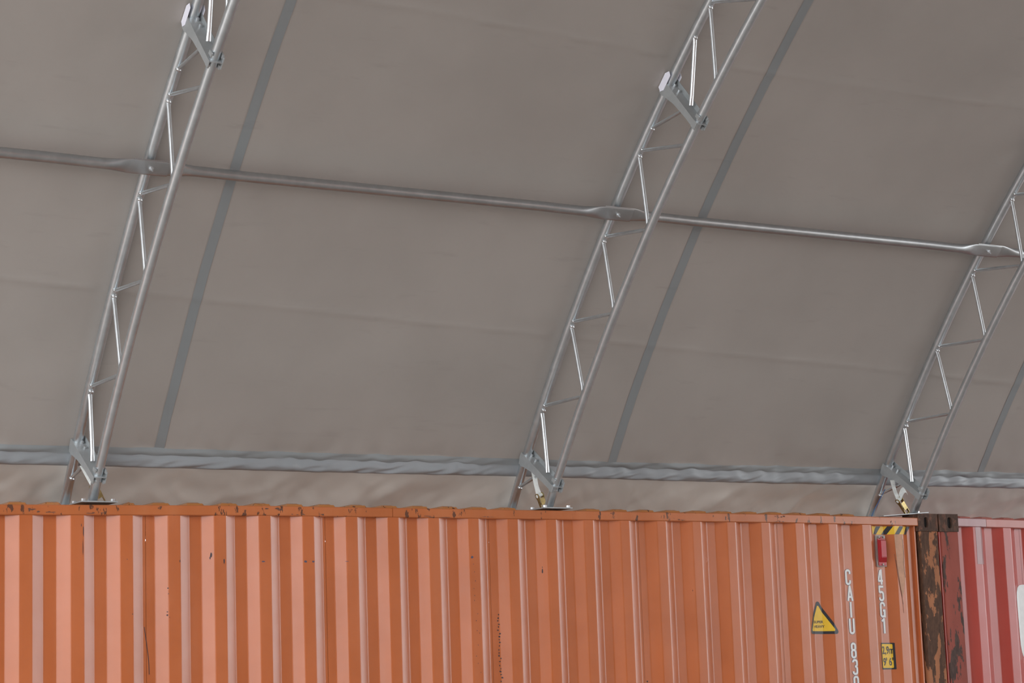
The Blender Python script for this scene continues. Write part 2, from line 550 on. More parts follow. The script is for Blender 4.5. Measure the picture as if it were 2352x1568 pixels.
# ---- orange container
OC = tag(empty('shipping_container', (-6.09, 1.22, 0.0)), 'long orange corrugated shipping container with SUPER HEAVY triangle sticker', 'container')
strips = [-6.4462, -6.1564, -5.8753, -5.5951, -5.3187, -5.0426, -4.7684, -4.4864, -4.2125, -3.9383, -3.6642, -3.3872, -3.1104, -2.8374, -2.5653, -2.2841, -2.0107, -1.7352, -1.4577, -1.1709, -0.8914, -0.5985]
ext = [strips[0] - 0.28 * k for k in range(19, 0, -1)]
allst = [s for s in ext + strips if s > -11.8] + [-0.5985 + 0.281]
OF = fold_points(allst, -12.02, -0.166)
def cut_at(k): return strips[k] + 0.31 * (strips[k + 1] - strips[k])
cuts = [-12 + 0.05 + 1.1 * k for k in range(5)]
cuts = [c for c in cuts if c < -6.9] + [cut_at(k) for k in (2, 6, 10, 14, 18)]
OS = wall_sheets(OC, OF, cuts, 'orange', 2.815)
rp = [-12.014, -9.5, -6.6253, -5.8876, -5.1, -4.2574]
rail('top_rail', OC, [(x, rail_z(x)) for x in rp], 0.0568, 'orange_rail')
rail('top_rail', OC, [(x, rail_z(x)) for x in (-4.2545, -3.3537, -2.3821, -1.3346, -0.6, -0.178)], 0.0568, 'orange_rail')
roof_panel(OC, -12.1, -0.1, -6.086, 0.207, 2.86, 'roof_yellow')
casting('corner_casting', OC, -0.178, -0.0035, 2.878, 2.7575, hole=(-0.1085, 2.818, 0.0185, 0.036))
casting('corner_casting', OC, -12.192, -12.014, 2.878, 2.7575, hole=(-12.083, 2.818, 0.0185, 0.036))
# corner post: folded plate with a thin turned edge
bm = bmesh.new(); box(bm, (-0.168, -0.006, 0.12), (-0.006, 0.09, 2.7573), 0.006)
add_obj('corner_post', bm, 'post_orange', OC)
bm = bmesh.new(); box(bm, (-0.205, 0.012, 0.12), (-0.190, 0.05, 2.80), 0.003)
add_obj('post_flange', bm, 'orange', OC)
plain_box_part('corner_post', OC, (-12.18, -0.006, 0.12), (-12.02, 0.09, 2.7573), 'post_orange', 0.006)
plain_box_part('bottom_rail', OC, (-12.01, -0.004, 0.02), (-0.18, 0.08, 0.16), 'orange_rail', 0.004)
plain_box_part('end_wall', OC, (-0.045, 0.09, 0.12), (-0.015, 2.36, 2.84), 'orange')
plain_box_part('end_wall', OC, (-12.18, 0.09, 0.12), (-12.14, 2.36, 2.84), 'orange')
plain_box_part('rear_wall', OC, (-12.15, 2.385, 0.1), (-0.03, 2.43, 2.85), 'orange')

# ---- red container
RC = tag(empty('shipping_container', (6.1, 1.22, 0.0)), 'red corrugated shipping container with mauve patches, butted against the orange one', 'container')
rst = [0.3974, 0.6850] + [0.6850 + 0.279 * k for k in range(1, 40)]
rst = [s for s in rst if s < 11.85]
RF = fold_points(rst, 0.172, 12.03)
RS = wall_sheets(RC, RF, [0.80 + 1.116 * k for k in range(11)], 'red', 2.80)
rail('top_rail', RC, [(0.19, 2.8530), (0.4515, 2.8494)], 0.0605, 'mauve')
rail('top_rail', RC, [(0.4545, 2.8492), (0.82, 2.8440), (4, 2.845), (12.02, 2.845)], 0.0605, 'red_rail')
roof_panel(RC, 0.11, 12.1, 0.56, 0.207, 2.85, 'red_rail')
casting('corner_casting', RC, 0.0105, 0.1865, 2.878, 2.7555, hole=(0.107, 2.817, 0.0215, 0.039))
casting('corner_casting', RC, 12.024, 12.2, 2.878, 2.7555, hole=(12.11, 2.817, 0.0215, 0.039))
bm = bmesh.new(); box(bm, (0.026, -0.006, 0.12), (0.1825, 0.09, 2.7553), 0.006)
add_obj('corner_post', bm, 'post_red', RC)
bm = bmesh.new(); box(bm, (0.012, 0.004, 0.12), (0.0255, 0.06, 2.7553), 0.002)
add_obj('post_flange', bm, 'red', RC)
plain_box_part('corner_post', RC, (12.03, -0.006, 0.12), (12.19, 0.09, 2.7553), 'post_red', 0.006)
plain_box_part('bottom_rail', RC, (0.19, -0.004, 0.02), (12.02, 0.08, 0.16), 'red_rail', 0.004)
plain_box_part('end_wall', RC, (0.03, 0.09, 0.12), (0.06, 2.36, 2.84), 'red')
plain_box_part('end_wall', RC, (12.14, 0.09, 0.12), (12.18, 2.36, 2.84), 'red')
plain_box_part('rear_wall', RC, (0.04, 2.385, 0.1), (12.15, 2.43, 2.84), 'red')

# ------------------------------------------------------------------ arches
def along(a0, a1, d, n):
    return [(a, d) for a in frange(a0, a1, n)]

def member_mesh(name, pa, pb, r, mat):
    """web member in the arch plane, polar ends (angle, depth); ends pinched flat and welded"""
    bm = bmesh.new()
    A = Vector((0, (RO - pa[1]) * math.cos(math.radians(pa[0])), (RO - pa[1]) * math.sin(math.radians(pa[0]))))
    B = Vector((0, (RO - pb[1]) * math.cos(math.radians(pb[0])), (RO - pb[1]) * math.sin(math.radians(pb[0]))))
    ts = [0, 0.06, 0.14, 0.5, 0.86, 0.94, 1]
    rr = [(1.15, 0.7), (1.12, 0.75), (1, 1), (1, 1), (1, 1), (1.12, 0.75), (1.15, 0.7)]
    sweep(bm, [A.lerp(B, t) for t in ts], [(r * a, r * b) for a, b in rr], 10)
    me = bpy.data.meshes.new(name)
    bm.to_mesh(me); bm.free()
    for p in me.polygons: p.use_smooth = True
    me.set_sharp_from_angle(angle=math.radians(60))
    me.materials.append(MT[mat])
    return me

REF = 40.0
brace_me = member_mesh('brace', (REF, 0.012), (REF + 1.46, INNER - 0.008), 0.0108, 'galv')
diag_me = member_mesh('diagonal', (REF, INNER - 0.008), (REF + 1.47, 0.012), 0.0118, 'galv_bright')
brace_mir = member_mesh('brace', (180 - REF, 0.012), (180 - REF - 1.46, INNER - 0.008), 0.0108, 'galv')
diag_mir = member_mesh('diagonal', (180 - REF, INNER - 0.008), (180 - REF - 1.47, 0.012), 0.0118, 'galv_bright')
low_brace_me = member_mesh('brace', (33.58, 0.012), (34.52, 0.185), 0.0108, 'galv')
low_diag_me = member_mesh('diagonal', (34.86, 0.275), (36.38, 0.012), 0.0130, 'galv_bright')
up_brace_me = member_mesh('brace', (46.52, 0.012), (47.88, 0.220), 0.0108, 'galv')
up_diag_me = member_mesh('diagonal', (48.22, 0.268), (49.86, 0.012), 0.0130, 'galv_bright')
def weld_mesh():
    bm = bmesh.new()
    bmesh.ops.create_icosphere(bm, subdivisions=2, radius=0.017)
    for v in bm.verts:
        v.co *= 1 + 0.25 * noise.noise(v.co * 90)
        v.co.z *= 0.7
    me = bpy.data.meshes.new('weld_bead'); bm.to_mesh(me); bm.free()
    for p in me.polygons: p.use_smooth = True
    me.materials.append(MT['galv_bright'])
    return me
weld_me = weld_mesh()

def frame_at(a):
    a = math.radians(a)
    rad = Vector((0, -math.cos(a), -math.sin(a)))    # inwards (towards larger d)
    tan = Vector((0, -math.sin(a), math.cos(a)))     # up along the arch
    return rad, tan

def channel(root, x, a, label_plates):
    """U-channel joint bracket set radially between the chords, open upwards"""
    rad, tan = frame_at(a)
    X = Vector((1, 0, 0))
    d0, d1 = -0.020, INNER + 0.040
    c = P(x, a, (d0 + d1) / 2)
    hl = (d1 - d0) / 2
    hw = 0.036
    bm = bmesh.new()
    obox(bm, c + tan * 0.002, X, rad, tan, hw, hl, 0.002)
    add_obj('bracket_web', bm, 'plate', root)
    for s in (-1, 1):
        bm = bmesh.new()
        # flange with a chamfered gusset that drops down towards the outer chord
        prof = [(d0, -0.030), (d0, 0.006), (d1, 0.006), (d1, -0.034), (0.30, -0.034), (0.16, -0.042), (0.055, -0.062), (0.030, -0.070), (d0 + 0.012, -0.070)]
        if s > 0: prof = [(d0, -0.034), (d0, 0.034), (d1, 0.034), (d1, -0.034)]
        ring = []
        for off in (-0.002, 0.002):
            ring.append([bm.verts.new(P(x, a, d) + tan * t + X * (s * hw + off)) for d, t in prof])
        n = len(prof)
        bm.faces.new(ring[0]); bm.faces.new(ring[1][::-1])
        for k in range(n): bm.faces.new((ring[0][k], ring[1][k], ring[1][(k + 1) % n], ring[0][(k + 1) % n]))
        fl = add_obj('bracket_flange', bm, 'plate', root)
        if label_plates:
            bm = bmesh.new()
            pr = [(-0.030, -0.085), (-0.030, 0.050), (-0.004, 0.092), (0.024, 0.075), (0.024, -0.065), (0.0, -0.10)]
            ring = []
            for off in (0.003, 0.005):
                ring.append([bm.verts.new(P(x, a, d) + tan * (t * 0.72 + 0.01) + X * s * (hw + off)) for d, t in pr])
            n = len(pr)
            bm.faces.new(ring[0]); bm.faces.new(ring[1][::-1])
            for k in range(n): bm.faces.new((ring[0][k], ring[1][k], ring[1][(k + 1) % n], ring[0][(k + 1) % n]))
            add_obj('label_plate', bm, 'lilac', root)['label'] = 'white label tape on the joint'
    # bolts through the flange beside the chord
    for d in (0.035, 0.095):
        bm = bmesh.new()
        p = P(x, a, d) + tan * 0.004
        sweep(bm, [p + X * 0.012, p + X * 0.012 + tan * 0.016], 0.009, 6, up=X)
        add_obj('bolt', bm, 'galv_bright', root)
    # collar clips where the bracket grips the inner chord
    for t in (-0.030, 0.034):
        for s in (-1, 1):
            bm = bmesh.new()
            obox(bm, P(x, a, INNER + 0.012) + tan * t + X * (s * 0.030), X, rad, tan, 0.004, 0.020, 0.011)
            add_obj('clip', bm, 'plate', root)

def place_member(root, me, name, rot):
    o = bpy.data.objects.new(name, me)
    COL.objects.link(o)
    o.parent = root
    o.location = (0, OCY - root.location.y, OCZ - root.location.z)
    o.rotation_euler = (math.radians(rot), 0, 0)
    return o
def place_weld(root, x, a):
    o = bpy.data.objects.new('weld_bead', weld_me)
    COL.objects.link(o); o.parent = root
    rad, tan = frame_at(a)
    o.location = P(x, a, 0.027) - root.location
    o.rotation_euler = (math.radians(a), 0, random.random())

ARCH_LABELS = ('galvanised lattice arch standing furthest left on the orange container',
               'galvanised lattice arch rising from the middle of the orange container rail',
               'galvanised lattice arch standing above the joint of the orange and red containers')
def clip_foot(bm, z):
    for v in bm.verts: v.co.z = max(v.co.z, z)
def build_arch(i):
    foot_z = (2.8806, 2.8846, 2.8905)[i]
    x = TX[i]
    root = tag(empty('truss_arch', (x, 0.08, 2.872)), ARCH_LABELS[i], 'truss', 'steel arches under the shelter cover')
    bm = bmesh.new()
    sweep(bm, [P(x, a, 0) for a in frange(32.66, 147.34, 150)], 0.0292, 20)
    clip_foot(bm, 2.9012)
    add_obj('outer_chord', bm, 'galv', root, smooth=True, angle=60)
    a_in = (33.845, 33.865, 33.905)[i]
    bm = bmesh.new()
    sweep(bm, [P(x, a, INNER) for a in frange(a_in, 146.0, 148)], 0.0266, 20)
    clip_foot(bm, foot_z)
    add_obj('inner_chord', bm, 'galv', root, smooth=True, angle=60)
    # connection sleeve (thicker stub) at the foot of the inner chord
    bm = bmesh.new()
    sweep(bm, [P(x, a, INNER) for a in frange(a_in - 0.02, 34.62, 6)], 0.0284, 20)
    clip_foot(bm, foot_z)
    add_obj('foot_stub', bm, 'galv', root, smooth=True, angle=60)
    channel(root, x, 34.76, False)
    channel(root, x, 48.10, True)
    place_member(root, low_brace_me, 'brace', 0); place_member(root, low_diag_me, 'diagonal', 0)
    place_member(root, up_brace_me, 'brace', 0); place_member(root, up_diag_me, 'diagonal', 0)
    for a in (36.56, 39.62, 42.69, 45.76): place_member(root, brace_me, 'brace', a - REF)
    for a in (38.04, 41.10, 44.17): place_member(root, diag_me, 'diagonal', a - REF)
    for a in (33.62, 36.45, 36.62, 39.5, 39.68, 42.56, 42.75, 45.62, 45.83, 46.6, 49.8, 50.85): place_weld(root, x, a)
    a = 49.40
    while a < 88:
        place_member(root, diag_me, 'diagonal', a - REF)
        place_member(root, brace_me, 'brace', a + 1.57 - REF)
        a += 3.06
    a = 36.56
    while a < 88:
        place_member(root, brace_mir, 'brace', REF - a)
        place_member(root, diag_mir, 'diagonal', REF - a - 1.48)
        a += 3.06
    # foot plates
    bm = bmesh.new()
    if i < 2:
        box(bm, (x - 0.105, 0.0, 2.8725 + 0.004 * i), (x + 0.105, 0.20, 2.8805 + 0.004 * i), 0.002)
        add_obj('base_plate', bm, 'plate', root)
        for bx, by in ((-0.085, 0.02), (0.085, 0.02), (0.085, 0.17), (-0.085, 0.17)):
            bm = bmesh.new()
            z = 2.8805 + 0.004 * i
            sweep(bm, [(x + bx, by, z), (x + bx, by, z + 0.013)], 0.013, 6)
            add_obj('bolt', bm, 'galv_bright', root)
    else:
        ax = Vector((1, 0, 0.07)).normalized(); az = Vector((-0.07, 0, 1)).normalized(); ay = Vector((0, 1, 0))
        obox(bm, (x - 0.105, 0.170, 2.8805), ax, ay, az, 0.205, 0.10, 0.003)
        add_obj('base_plate', bm, 'plate', root)
        for bx in (0.05,):
            bm = bmesh.new()
            p = Vector((x - 0.105, 0.12, 2.8800)) + ax * (bx + 0.10)
            sweep(bm, [p + az * 0.004, p + az * 0.016], 0.013, 6)
            add_obj('bolt', bm, 'galv_bright', root)
    bm = bmesh.new(); box(bm, (x - 0.1, 0.48, 2.8935), (x + 0.1, 0.68, 2.9015), 0.002)
    add_obj('base_plate', bm, 'plate', root)
    return root
ARCHES = [build_arch(i) for i in range(3)]

# ------------------------------------------------------------------ purlin tubes, flattened and bolted at each arch
def purlin(xa, xb, label, first):
    a = 43.62
    root = tag(empty('purlin_tube', P((xa + xb) / 2, a, 0.05)), label, 'tube', 'purlin tubes between the arches')
    lay = 0.0460
    def ctr(x):
        # left end lies on top, right end of the next tube below it
        return lay + (0.0065 if abs(x - xb) < 0.35 else -0.005 if abs(x - xa) < 0.35 else 0.0)
    bm = bmesh.new()
    L0, L1 = xa - 0.10, xb + 0.10
    pts, rr = [], []
    for x in sorted(set(frange(L0, L0 + 0.42, 16) + frange(L0 + 0.42, L1 - 0.42, 10) + frange(L1 - 0.42, L1, 16))):
        e = min(x - L0, L1 - x)
        t = max(0.0, min(1.0, (e - 0.20) / 0.17)); t = t * t * (3 - 2 * t)
        rr.append((0.044 + (0.0295 - 0.044) * t, 0.005 + (0.0295 - 0.005) * t))
        pts.append(P(x, a, ctr(x) + 0.020 * t * 0.0))
    rad, tan = frame_at(a)
    sweep(bm, pts, rr, 20, up=tan)
    add_obj('tube', bm, 'galv_tube', root, smooth=True, angle=50)
    bm = bmesh.new()
    q = P(xb, a, lay + 0.010)
    X = Vector((1, 0, 0))
    sweep(bm, [q, q + rad * 0.004], 0.014, 16, up=X)
    sweep(bm, [q + rad * 0.004, q + rad * 0.012], 0.010, 6, up=X)
    sweep(bm, [q + rad * 0.012, q + rad * 0.030 ], 0.0045, 8, up=X)
    add_obj('bolt', bm, 'galv_bright', root)
PX = (-9.04,) + TX + (2.88,)
PL = ('grey steel purlin tube running off the left edge from the leftmost arch',
      'grey steel purlin tube between the leftmost and middle arches',
      'grey steel purlin tube between the middle arch and the right one',
      'short visible end of purlin tube beyond the right arch')
for k in range(4): purlin(PX[k], PX[k + 1], PL[k], k == 0)

# ------------------------------------------------------------------ ratchet straps at the arch feet
def strap(label, top, bot, end, wdt, tail):
    """white webbing from the bracket down to a zinc ratchet hooked near the roof"""
    root = tag(empty('ratchet_strap', end), label, 'strap', 'ratchet straps tying down the arches')
    top, bot, end = Vector(top), Vector(bot), Vector(end)
    X = Vector((1, 0, 0))
    bm = bmesh.new()
    rows = []
    for i in range(9):
        t = i / 8
        p = top.lerp(bot, t) + Vector((0, 0.012 * math.sin(t * math.pi), 0))
        wv = wdt * (1.0 - 0.25 * math.sin(t * math.pi))
        rows.append([bm.verts.new(p + X * (wv * s) + Vector((0, dy, 0))) for s, dy in ((-1, 0), (0, -0.002), (1, 0), (1, 0.003), (0, 0.002), (-1, 0.003), (-1, 0))])
    grid_faces(bm, rows)
    add_obj('webbing', bm, 'webbing', root, smooth=None)
    if tail:
        bm = bmesh.new()
        rows = []
        for i in range(9):
            t = i / 8
            p = bot + Vector((-0.004 + 0.06 * t * t + 0.0 * t, -0.02 - 0.02 * math.sin(t * 3), 0.015 + 0.05 * math.sin(t * 2.4)))
            rows.append([bm.verts.new(p + Vector((0.010, 0, -0.018)) * s + Vector((0, dy, 0))) for s, dy in ((-1, 0), (1, 0), (1, 0.003), (-1, 0.003), (-1, 0))])
        grid_faces(bm, rows)
        add_obj('webbing_tail', bm, 'webbing', root, smooth=None)
    ax = (end - bot).normalized()
    L = (end - bot).length
    side = (X - ax * X.dot(ax)).normalized()
    out = ax.cross(side)
    if out.y > 0: out = -out
    # two cheek plates with rounded heads
    for s in (-1, 1):
        bm = bmesh.new()
        prof = [(-0.012, -0.010), (-0.004, -0.020), (0.012, -0.021), (0.03, -0.012), (L * 0.7, -0.010), (L, -0.007), (L, 0.007), (L * 0.7, 0.010), (0.03, 0.014), (0.012, 0.021), (-0.004, 0.019), (-0.012, 0.010)]
        ring = [[bm.verts.new(bot + ax * u + out * v + side * (s * 0.019 + o)) for u, v in prof] for o in (-0.0015, 0.0015)]
        n = len(prof)
        bm.faces.new(ring[0]); bm.faces.new(ring[1][::-1])
        for k in range(n): bm.faces.new((ring[0][k], ring[1][k], ring[1][(k + 1) % n], ring[0][(k + 1) % n]))
        add_obj('ratchet_cheek', bm, 'brass', root)
    for u, r in ((0.004, 0.011), (L * 0.55, 0.005), (L * 0.92, 0.005)):
        bm = bmesh.new()
        p = bot + ax * u
        sweep(bm, [p - side * 0.022, p + side * 0.022], r, 12, up=ax)
        add_obj('spindle' if u < 0.01 else 'cross_bar', bm, 'webbing' if u < 0.01 else 'brass', root, smooth=True, angle=50)
    bm = bmesh.new()
    obox(bm, bot + ax * (L * 0.42) + out * 0.016, side, ax, out, 0.016, L * 0.22, 0.0015)
    add_obj('ratchet_handle', bm, 'brass', root)

strap('white webbing strap and dark ratchet half hidden behind the leftmost arch foot', (-6.075, 0.25, 3.10), (-6.01, 0.25, 2.985), (-5.955, 0.25, 2.885), 0.016, False)
strap('white ratchet strap pulled straight beside the middle arch foot', (-3.104, 0.25, 3.13), (-3.073, 0.25, 2.985), (-3.040, 0.25, 2.890), 0.021, False)
strap('white ratchet strap with curled loose tail beside the right arch foot', (-0.158, 0.25, 3.135), (-0.112, 0.25, 3.0), (-0.035, 0.25, 2.895), 0.021, True)

bm = bmesh.new()
sweep(bm, [(-0.190, 0.30, 3.075), (-0.245, 0.30, 3.00), (-0.30, 0.30, 2.93), (-0.335, 0.30, 2.87)], 0.0028, 6)
tag(add_obj('cord', bm, 'blue', smooth=True), 'thin blue cord hanging from the right arch foot brace', 'cord')

# ------------------------------------------------------------------ markings on the orange container
def stroke(pts, wd):
    """list of quads for a polyline stroked with mitred joins"""
    P2 = [Vector(p) for p in pts]
    L, R = [], []
    n = len(P2)
    closed = (P2[0] - P2[-1]).length < 1e-6
    for i in range(n):
        if closed:
            a = P2[i - 1] if i > 0 else P2[-2]
            b = P2[i + 1] if i < n - 1 else P2[1]
        else:
            a = P2[i - 1] if i > 0 else None
            b = P2[i + 1] if i < n - 1 else None
        d1 = (P2[i] - a).normalized() if a is not None else (b - P2[i]).normalized()
        d2 = (b - P2[i]).normalized() if b is not None else d1
        t = (d1 + d2).normalized()
        nrm = Vector((-t.y, t.x))
        k = wd / 2 / max(0.5, nrm.dot(Vector((-d1.y, d1.x))))
        L.append(P2[i] + nrm * k); R.append(P2[i] - nrm * k)
    return [[tuple(L[i]), tuple(L[i + 1]), tuple(R[i + 1]), tuple(R[i])] for i in range(n - 1)]
def arc(cx, cy, rx, ry, a0, a1, n=6):
    return [(cx + rx * math.cos(math.radians(a)), cy + ry * math.sin(math.radians(a))) for a in frange(a0, a1, n)]
def glyph(ch):
    """narrow stencil-less glyph paths in a unit box w=0.40, h=1"""
    r = 0.14; W_, e = 0.40, 0.055
    l, rr, b, t = e, W_ - e, e, 1 - e
    if ch == 'C': return [[(rr, 0.70)] + arc(rr - r, t - r, r, r, 0, 90) + arc(l + r, t - r, r, r, 90, 180) + arc(l + r, b + r, r, r, 180, 270) + arc(rr - r, b + r, r, r, 270, 360) + [(rr, 0.30)]]
    if ch == 'A': return [[(l - 0.02, 0), (0.2 - 0.015, 1 - e)], [(rr + 0.02, 0), (0.2 + 0.015, 1 - e)], [(l + 0.06, 0.27), (rr - 0.06, 0.27)], [(0.13, 1 - e), (0.27, 1 - e)]]
    if ch == 'I': return [[(0.2, 0), (0.2, 1)]]
    if ch == 'U': return [[(l, 1)] + arc(l + r, b + r, r, r, 180, 270) + arc(rr - r, b + r, r, r, 270, 360) + [(rr, 1)]]
    if ch == '0': return [[(l, 0.5)] + arc(l + r, t - r, r, r, 180, 90) + arc(rr - r, t - r, r, r, 90, 0) + arc(rr - r, b + r, r, r, 0, -90) + arc(l + r, b + r, r, r, 270, 180) + [(l, 0.5)]]
    if ch == '8':
        q = 0.125
        up = [(l + 0.01, 0.74)] + arc(l + q + 0.01, t - q, q, q, 180, 90) + arc(rr - q - 0.01, t - q, q, q, 90, 0) + arc(rr - q - 0.01, 0.53 + q, q, q, 0, -90) + arc(l + q + 0.01, 0.53 + q, q, q, 270, 180) + [(l + 0.01, 0.74)]
        dn = [(l, 0.3)] + arc(l + r, 0.53 - r, r, r, 180, 90) + arc(rr - r, 0.53 - r, r, r, 90, 0) + arc(rr - r, b + r, r, r, 0, -90) + arc(l + r, b + r, r, r, 270, 180) + [(l, 0.3)]
        return [up, dn]
    if ch == '3':
        q = 0.13
        return [[(l, 0.80)] + arc(l + q, t - q, q, q, 180, 90) + arc(rr - q, t - q, q, q, 90, 0) + arc(rr - q, 0.53 + q, q, q, 0, -90) + [(0.17, 0.53)], [(0.17, 0.53)] + arc(rr - q, 0.53 - q, q, q, 90, 0) + arc(rr - q, b + q, q, q, 0, -90) + arc(l + q, b + q, q, q, 270, 180) + [(l, 0.22)]]
    if ch == '4': return [[(0.30, 0), (0.30, 1)], [(0.24, 1 - e), (0.06, 0.27)], [(0.01, 0.25), (0.41, 0.25)]]
    if ch == '5':
        q = 0.14
        return [[(rr + 0.04, t), (l, t), (l, 0.56)], [(l, 0.55), (0.17, 0.60)] + arc(rr - q, 0.60 - q, q, q, 90, 0) + arc(rr - q, b + q, q, q, 0, -90) + arc(l + q, b + q, q, q, 270, 180) + [(l, 0.24)]]
    if ch == 'G': return [[(rr, 0.72)] + arc(rr - r, t - r, r, r, 0, 90) + arc(l + r, t - r, r, r, 90, 180) + arc(l + r, b + r, r, r, 180, 270) + [(rr - 0.03, b + 0.04), (rr, 0.45), (0.21, 0.45)], [(rr, 0.45), (rr, 0.0)]]
    if ch == '1': return [[(0.26, 0), (0.26, 1)], [(0.25, 0.94), (0.08, 0.80)]]
    return []
def char_mark(name, ch, x0, z1, h, parent, folds, surf, label):
    w_ = 0.132
    polys = []
    big = []
    for path in glyph(ch):
        for q in stroke(path, w_): polys.append([(x0 + u * h * 1.08, z1 - h + v * h) for u, v in q])
        for q in stroke(path, w_ + 0.05): big.append([(x0 + u * h * 1.08, z1 - h + v * h) for u, v in q])
    o = decal(name, polys, folds, surf, 0.0022, 'white', parent)
    o['label'] = label
    decal('letter_edge', big, folds, surf, 0.0012, 'greyblue', o, parent)

for ch, x0, z1 in (('C', -0.815, 2.498), ('A', -0.806, 2.390), ('I', -0.806, 2.280), ('U', -0.806, 2.170), ('8', -0.804, 2.009), ('3', -0.799, 1.900), ('0', -0.797, 1.789)):
    char_mark('painted_letter', ch, x0, z1, 0.103, OC, OF, OS, 'white painted character ' + ch)
for ch, x0, z1 in (('4', -0.536, 2.498), ('5', -0.533, 2.387), ('G', -0.530, 2.277), ('1', -0.530, 2.169)):
    char_mark('painted_letter', ch, x0, z1, 0.103, OC, OF, OS, 'white painted character ' + ch)

def rounded_poly(pts, r, n=5):
    out = []
    m = len(pts)
    for i in range(m):
        p = Vector(pts[i]); a = (Vector(pts[i - 1]) - p).normalized(); b = (Vector(pts[(i + 1) % m]) - p).normalized()
        half = math.acos(max(-1, min(1, a.dot(b)))) / 2
        dd = r / math.tan(half)
        c = p + (a + b).normalized() * (r / math.sin(half))
        s, e = p + a * dd, p + b * dd
        a0 = math.atan2(s.y - c.y, s.x - c.x); a1 = math.atan2(e.y - c.y, e.x - c.x)
        while a1 - a0 > math.pi: a1 -= 2 * math.pi
        while a1 - a0 < -math.pi: a1 += 2 * math.pi
        out += [(c.x + r * math.cos(a0 + (a1 - a0) * k / n), c.y + r * math.sin(a0 + (a1 - a0) * k / n)) for k in range(n + 1)]
    return out

def text_polys(s, x0, z0, h, sx=1.0):
    """filled outlines of a short text as triangles in (x, z)"""
    c = bpy.data.curves.new('print', 'FONT')
    c.body = s; c.size = 1.0; c.resolution_u = 3; c.offset = 0.018
    o = bpy.data.objects.new('print', c)
    COL.objects.link(o)
    dg = bpy.context.evaluated_depsgraph_get()
    me = bpy.data.meshes.new_from_object(o.evaluated_get(dg))
    COL.objects.unlink(o); bpy.data.objects.remove(o)
    k = h / 0.70
    polys = [[(x0 + me.vertices[i].co.x * k * sx, z0 + me.vertices[i].co.y * k) for i in p.vertices] for p in me.polygons]
    bpy.data.meshes.remove(me)
    bpy.data.curves.remove(c)
    return polys

def text_decal(name, s, x0, z0, h, sx, part, root, off=0.0034):
    return decal(name, text_polys(s, x0, z0, h, sx), OF, OS, off, 'black', part, root)

tri = [(-1.069, 2.305), (-0.917, 2.068), (-1.160, 2.074)]
st = decal('warning_sticker', [rounded_poly(tri, 0.016)], OF, OS, 0.0014, 'black', OC)
st['label'] = 'black and yellow triangular sticker reading SUPER HEAVY'
ctr_ = Vector((sum(p[0] for p in tri) / 3, sum(p[1] for p in tri) / 3))
tin = [(-1.0685, 2.268), (-0.951, 2.088), (-1.137, 2.092)]
decal('yellow_field', [rounded_poly(tin, 0.008)], OF, OS, 0.0024, 'yellow', st, OC)
text_decal('print', 'SUPER', -1.110, 2.143, 0.0165, 1.22, st, OC)
text_decal('print', 'HEAVY', -1.110, 2.113, 0.0165, 1.20, st, OC)

hs = decal('height_sticker', [rounded_poly([(-0.549, 2.004), (-0.432, 2.002), (-0.430, 1.824), (-0.546, 1.826)], 0.004)], OF, OS, 0.0014, 'black', OC)
hs['label'] = 'black and yellow height sticker reading 2,9m 9 feet 6'
decal('yellow_field', [rounded_poly([(-0.541, 1.996), (-0.447, 1.994), (-0.446, 1.834), (-0.539, 1.836)], 0.006)], OF, OS, 0.0024, 'yellow', hs, OC)
text_decal('print', '2,9m', -0.537, 1.930, 0.050, 0.72, hs, OC)
text_decal('print', '9\' 6"', -0.531, 1.852, 0.050, 0.72, hs, OC)

# black and yellow hazard tape under the rail
ht = decal('hazard_tape', [[(-0.579, 2.790), (-0.248, 2.790), (-0.256, 2.735), (-0.574, 2.735)]], OF, OS, 0.0012, 'yellow', OC)
ht['label'] = 'worn yellow and black hazard tape'
for xa in (-0.548, -0.462, -0.372, -0.285):
    wd = 0.038
    decal('black_stripe', [[(xa - 0.016, 2.735), (xa - 0.016 + wd, 2.735), (xa + 0.028 + wd, 2.790), (xa + 0.028, 2.790)]], OF, OS, 0.0020, 'black', ht, OC)

# red lamp-like box on a grey bracket
bm = bmesh.new()
box(bm, (-0.548, 0.016, 2.516), (-0.462, 0.022, 2.729), 0.002)
lampb = add_obj('red_box_fitting', bm, 'bracket', OC)
lampb['label'] = 'small red box fitting on a grey bracket'
bm = bmesh.new()
b0 = [(-0.530, 2.698), (-0.462, 2.698), (-0.462, 2.540), (-0.530, 2.540)]
b1 = [(-0.530, 2.690), (-0.483, 2.690), (-0.483, 2.578), (-0.530, 2.578)]
v0 = [bm.verts.new((x, 0.014, z)) for x, z in b0]
v1 = [bm.verts.new((x - 0.004, -0.020, z)) for x, z in b1]
for k in range(4): bm.faces.new((v0[k], v0[(k + 1) % 4], v1[(k + 1) % 4], v1[k]))
bm.faces.new(v1); bm.faces.new(v0[::-1])
bmesh.ops.bevel(bm, geom=bm.edges[:], offset=0.003, segments=2, affect='EDGES')
sub_obj('red_cover', bm, 'lamp_red', lampb, OC)
bm = bmesh.new(); box(bm, (-0.534, 0.010, 2.522), (-0.468, 0.0155, 2.706), 0.002)
box(bm, (-0.510, 0.010, 2.704), (-0.492, 0.0155, 2.720), 0.002)
sub_obj('red_flange', bm, 'lamp_red', lampb, OC)
for bx, bz in ((-0.522, 2.716), (-0.480, 2.716), (-0.500, 2.530)):
    bm = bmesh.new(); sweep(bm, [(bx, 0.016, bz), (bx, 0.004, bz)], 0.007, 8)
    sub_obj('rivet', bm, 'bracket', lampb, OC)

